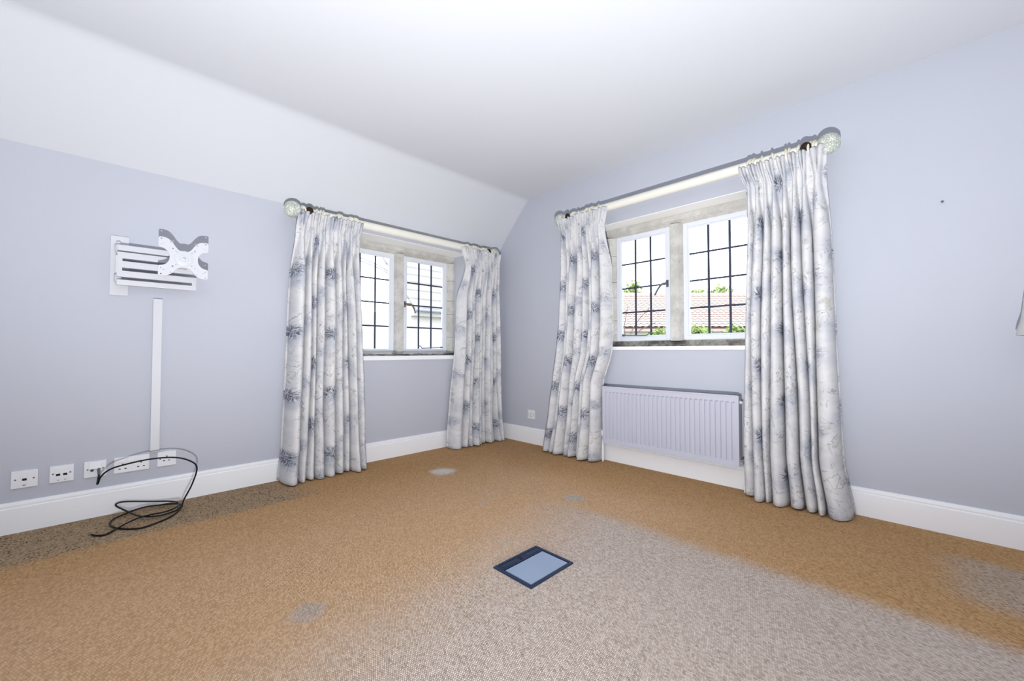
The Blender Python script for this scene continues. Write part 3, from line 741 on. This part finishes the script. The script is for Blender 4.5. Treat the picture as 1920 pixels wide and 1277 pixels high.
plate(r, 0.436, 0.525, 0.236, 0.324); screw(r, 0.448, 0.281); screw(r, 0.513, 0.281)
slot(r, 0.480, 0.288, 0.005, 0.009); slot(r, 0.469, 0.264, 0.009, 0.005); slot(r, 0.491, 0.264, 0.009, 0.005)

# ------------------------------------------------------------------ black aerial cable (world coordinates)
root = empty('aerial_cable', (0.2, -2.8, 0)); tag(root, 'black aerial cable arching from the wall plate to a loose coil on the carpet', 'cable')
r0 = 0.0055
path = [(0.030, -2.980, 0.246), (0.045, -2.979, 0.232), (0.060, -2.982, 0.205), (0.072, -2.985, 0.190), (0.085, -2.981, 0.197), (0.105, -2.972, 0.232), (0.135, -2.945, 0.266), (0.175, -2.90, 0.290),
        (0.215, -2.790, 0.311), (0.235, -2.688, 0.307), (0.235, -2.618, 0.277), (0.225, -2.580, 0.228), (0.205, -2.597, 0.134), (0.185, -2.632, 0.045), (0.195, -2.642, 0.012),
        (0.265, -2.672, r0), (0.325, -2.712, r0), (0.385, -2.800, r0), (0.375, -2.850, r0), (0.318, -2.902, r0), (0.235, -2.932, r0), (0.160, -2.925, 0.008), (0.115, -2.880, 0.012),
        (0.085, -2.805, 0.020), (0.090, -2.740, 0.018), (0.130, -2.665, 0.018), (0.195, -2.645, 0.022), (0.255, -2.672, 0.016), (0.285, -2.735, 0.016), (0.265, -2.785, 0.016), (0.190, -2.830, 0.014), (0.090, -2.870, 0.022),
        (0.055, -2.908, 0.048), (0.046, -2.905, 0.060), (0.042, -2.870, 0.060), (0.046, -2.770, 0.036), (0.075, -2.695, 0.026), (0.150, -2.655, 0.028), (0.225, -2.665, 0.027), (0.270, -2.715, 0.026), (0.262, -2.775, 0.024),
        (0.255, -2.825, 0.018), (0.300, -2.878, 0.016), (0.345, -2.925, 0.007), (0.370, -2.955, r0), (0.345, -2.985, r0), (0.318, -2.998, r0)]
loc = [tuple(Vector(p) - root.location) for p in path]
MB().tube(smooth_path(loc, 7), 0.0042, 9).build('sheath', M['cable'], root, smooth=True)
tip = [Vector((0.318, -2.998, r0)) - root.location, Vector((0.306, -3.003, r0)) - root.location, Vector((0.296, -3.010, 0.008)) - root.location]
MB().tube(tip, [0.0030, 0.0022, 0.0012], 8).build('bare_end', M['copper'], root, smooth=True)
MB().tube([Vector(p) - root.location for p in ((0.016, -2.980, 0.262), (0.026, -2.980, 0.250), (0.046, -2.979, 0.231))], [0.0062, 0.0066, 0.0052], 12).build('plug', M['iron'], root, smooth=True)

# ------------------------------------------------------------------ floor box
root = empty('floor_socket_box', (2.0255, -1.6765, 0)); tag(root, 'navy framed floor socket box with a pale steel lid set in the carpet', 'floor box')
hx, hy = 0.1065, 0.1325
b = MB(); t = 0.013
b.box(-hx, -hx + t, -hy, hy, -0.004, 0.006).box(hx - t, hx, -hy, hy, -0.004, 0.006).box(-hx + t, hx - t, -hy, -hy + t, -0.004, 0.006).box(-hx + t, hx - t, hy - t, hy, -0.004, 0.006)
b.build('frame', M['navy'], root, bevel=0.002)
MB().box(-hx + t, hx - t, -hy + t, hy - t, -0.003, 0.0012).build('recess', M['navy_dark'], root)
MB().box(-hx + t + 0.002, -0.057, -hy + t + 0.002, hy - t - 0.002, 0.0, 0.0052).build('cable_bar', M['navy'], root, bevel=0.0015)
for y0, y1 in ((-0.108, -0.030), (0.030, 0.108)):
    MB().box(-0.088, -0.064, y0, y1, 0.004, 0.0068).build('cable_flap', M['navy'], root, bevel=0.001)
for x in (-0.083, -0.070):
    MB().box(x - 0.004, x + 0.004, -0.010, 0.010, 0.004, 0.0066).build('latch', M['navy_dark'], root, bevel=0.001)
MB().box(-0.052, hx - t - 0.003, -hy + t + 0.005, hy - t - 0.005, 0.0, 0.0042).build('lid_plate', M['lidplate'], root, bevel=0.001)

# ------------------------------------------------------------------ wall lamp at the right edge, screw in the wall
root = on_right('wall_lamp'); tag(root, 'wall lamp with flared frosted glass shade cut by the right edge', 'lamp')
la, ldp, lz = 3.545, -0.13, 0.968
outer = [(0.066, 0.0), (0.0655, 0.006), (0.062, 0.030), (0.055, 0.055), (0.050, 0.078), (0.041, 0.160), (0.034, 0.200), (0.026, 0.215)]
inner = [(r_ - 0.003, h) for r_, h in outer[::-1]]
MB().lathe(outer + inner, (0, 0, 1), (la, ldp, lz), 36).build('shade', M['frosted'], root, smooth=True)
MB().lathe([(0.024, 0.205), (0.026, 0.21), (0.026, 0.245), (0.014, 0.255)], (0, 0, 1), (la, ldp, lz), 24).build('gallery', M['brass'], root, smooth=True)
MB().tube(smooth_path([(la, ldp, lz + 0.250), (la, ldp + 0.005, lz + 0.285), (la + 0.05, ldp + 0.05, lz + 0.30), (la + 0.09, -0.02, lz + 0.29), (la + 0.10, -0.004, lz + 0.285)], 6), 0.007, 10).build('arm', M['brass'], root, smooth=True)
MB().lathe([(0.045, 0), (0.045, 0.006), (0.036, 0.012), (0.012, 0.020)], (0, -1, 0), (la + 0.10, 0, lz + 0.285), 24).build('back_plate', M['brass'], root, smooth=True)
s = MB().lathe([(0.003, 0), (0.003, 0.008), (0.005, 0.008), (0.0055, 0.010), (0.003, 0.011)], (0, -1, 0), (3.272, 0, 1.646), 14).build('wall_screw', M['iron'], None, smooth=True)
tag(s, 'small metal screw left in the bare wall right of the curtains', 'screw')

# ------------------------------------------------------------------ outside
tag(MB().box(-60, 60, -60, 80, -3.4, -3.0).build('courtyard_ground', M['lawn']), 'pale gravel ground far below the windows', 'ground', kind='structure')
# stone-slated house wing beyond the left window
root = empty('neighbouring_house', (-4.0, 3.2, -3.0)); tag(root, 'white rendered house with a pale slate roof seen through the corner window', 'house')
MB().box(-4.0, 0, -1.86, 0.6, 0, 4.78).build('wall', M['render'], root)
b = MB(); nc = 16; run, rise = 3.6, 3.3; 
for i in range(nc):
    x0 = 0.22 - run * i / nc; x1 = 0.22 - run * (i + 1.15) / nc; h0 = 4.72 + rise * i / nc; h1 = 4.72 + rise * (i + 1.15) / nc
    b.prism([(x0, h0), (x0, h0 + 0.045), (x1, h1 + 0.01), (x1, h1 - 0.03)], lambda p, c: (p[0], c, p[1]), -1.90, 0.7)
b.build('slate_courses', M['slate'], root)
MB().prism([(0.15, 4.60), (0.0, 4.60), (-3.4, 7.9), (-3.4, 8.0), (0.15, 4.72)], lambda p, c: (p[0], c, p[1]), -1.88, 0.6).build('roof_deck', M['render'], root)
MB().tube([(0.26, -1.92, 4.70), (0.26, 0.7, 4.70)], 0.032, 10).build('gutter', M['gutter'], root, smooth=True)
# overhead wires
for i, dz in enumerate((0.0, -0.07)):
    o = MB().tube(smooth_path([(-0.365, -4.2, 2.56 + dz), (-2.0, -2.5, 2.66 + dz), (-3.6, -0.8, 2.72 + dz), (-4.2, 0.7, 2.56 + dz * 0.7), (-4.55, 1.36, 2.43 + dz * 0.6)], 8), 0.011, 6).build('overhead_wire', M['gutter'], None, smooth=True)
    tag(o, ('upper', 'lower')[i] + ' of the two overhead wires crossing the sky outside the corner window', 'wire', 'overhead wires')
# pantiled outbuilding beyond the right window
rz = math.radians(45.2)
root = empty('outbuilding', (-1.95, 8.2, -3.0), rz); tag(root, 'low outbuilding with a rosy pantile roof outside the radiator window', 'building')
MB().box(-3.0, 7, 0.25, 5.4, 0, 4.45).build('wall', M['render'], root)
b = MB(); nx, nr = 58, 15; L0, L1 = -3.2, 7.2
def roofp(i, t, k): 
    x = lerp(L0, L1, i / (nx * 2)); 
    return (x, 0.0 + 2.8 * t, 4.58 + 1.28 * t + 0.012 * (1 if i % 2 else -1) + 0.018 * (1 - k))
for rr in range(nr):
    n = len(b.v); t0, t1 = rr / nr, (rr + 1.06) / nr
    b.v += [roofp(i, t0, 0) for i in range(nx * 2 + 1)] + [roofp(i, t1, 1) for i in range(nx * 2 + 1)]
    for i in range(nx * 2): b.f.append((n + i, n + i + 1, n + nx * 2 + 1 + i + 1, n + nx * 2 + 1 + i)); b.mi.append(0)
b.build('pantile_roof', M['pantile'], root)
MB().prism([(2.8, 5.80), (5.6, 4.55), (5.6, 4.45), (2.8, 5.70), (0.05, 4.45), (0.05, 4.52)], lambda p, c: (c, p[0], p[1]), -2.9, 7.1).build('roof_deck', M['pantile'], root)
MB().tube([(-3.2, 2.8, 5.86), (7.2, 2.8, 5.86)], 0.09, 10).build('ridge_tile', M['pantile'], root, smooth=True)

def foliage(name, label, cat, base, centre, rad, n, size, seed, trunk, group=None):
    rnd = random.Random(seed); root = empty(name, base); tag(root, label, cat, group)
    b = MB(); cl = [Vector((rnd.gauss(0, 0.5) * rad[0], rnd.gauss(0, 0.5) * rad[1], rnd.gauss(0, 0.45) * rad[2])) for _ in range(14)]
    for _ in range(n):
        p = Vector(centre) - Vector(base) + rnd.choice(cl) + Vector([rnd.gauss(0, 0.22) * r_ for r_ in rad])
        u = Vector([rnd.uniform(-1, 1) for _ in range(3)]).normalized(); v_ = u.orthogonal().normalized() * size * 0.35; u = u * size * rnd.uniform(0.5, 1)
        m = u.cross(v_).normalized() * size * 0.12
        b.quad(p - u, p + v_ + m, p + u, p - v_ + m)
    b.build('foliage', M['leaf'], root)['kind'] = 'stuff'
    if trunk:
        h = (Vector(centre) - Vector(base)).z
        b = MB().tube([(0, 0, 0), (0.05, 0, h * 0.5), (0, 0, h)], [trunk, trunk * 0.7, trunk * 0.3], 9)
        for q in cl[:6]: b.tube([(0.02, 0, h * 0.7), Vector((0, 0, h)) + q], [trunk * 0.3, trunk * 0.1], 6)
        b.build('trunk', M['bark'], root, smooth=True)
foliage('garden_tree', 'green treetop behind the pantile roof in the casement with the handle', 'tree', (-6.9, 15.1, -3), (-6.9, 15.1, 3.45), (0.8, 0.8, 0.55), 1300, 0.14, 1, 0.12, 'trees behind the roof')
foliage('garden_tree', 'green treetop behind the pantile roof in the fixed casement next to the mullion', 'tree', (-4.55, 17.5, -3), (-4.55, 17.5, 3.55), (1.0, 1.0, 0.6), 1700, 0.14, 2, 0.12, 'trees behind the roof')
for sx, sy, sd, lab in ((-0.91, 5.66, 3, 'leafy green shrub below the pantile roof, beside the handle side of the mullion'), (-0.29, 6.29, 4, 'leafy green shrub below the pantile roof, next to the mullion in the fixed casement'), (0.33, 6.91, 5, 'leafy green shrub below the pantile roof, nearest the large curtain')):
    foliage('garden_shrub', lab, 'shrub', (sx, sy, -3), (sx, sy, 1.18), (0.28, 0.28, 0.20), 1300, 0.085, sd, 0.04, 'shrubs below the roof')
root = empty('climbing_stem', (1.15, 0.62, -3.0)); tag(root, 'bare climbing stem outside the lower panes of the radiator window', 'plant')
for pts in ([(0, 0, 0), (0.02, 0, 3.6), (0.05, 0, 4.02), (0.13, 0, 4.18), (0.24, 0.02, 4.30)], [(0.03, 0, 3.9), (-0.02, 0.02, 4.12), (0.02, 0.02, 4.34)], [(0.05, 0, 4.0), (0.15, 0.02, 4.10), (0.30, 0.02, 4.16)]):
    MB().tube(smooth_path(pts, 5), 0.004, 6).build('stem', M['bark'], root, smooth=True)
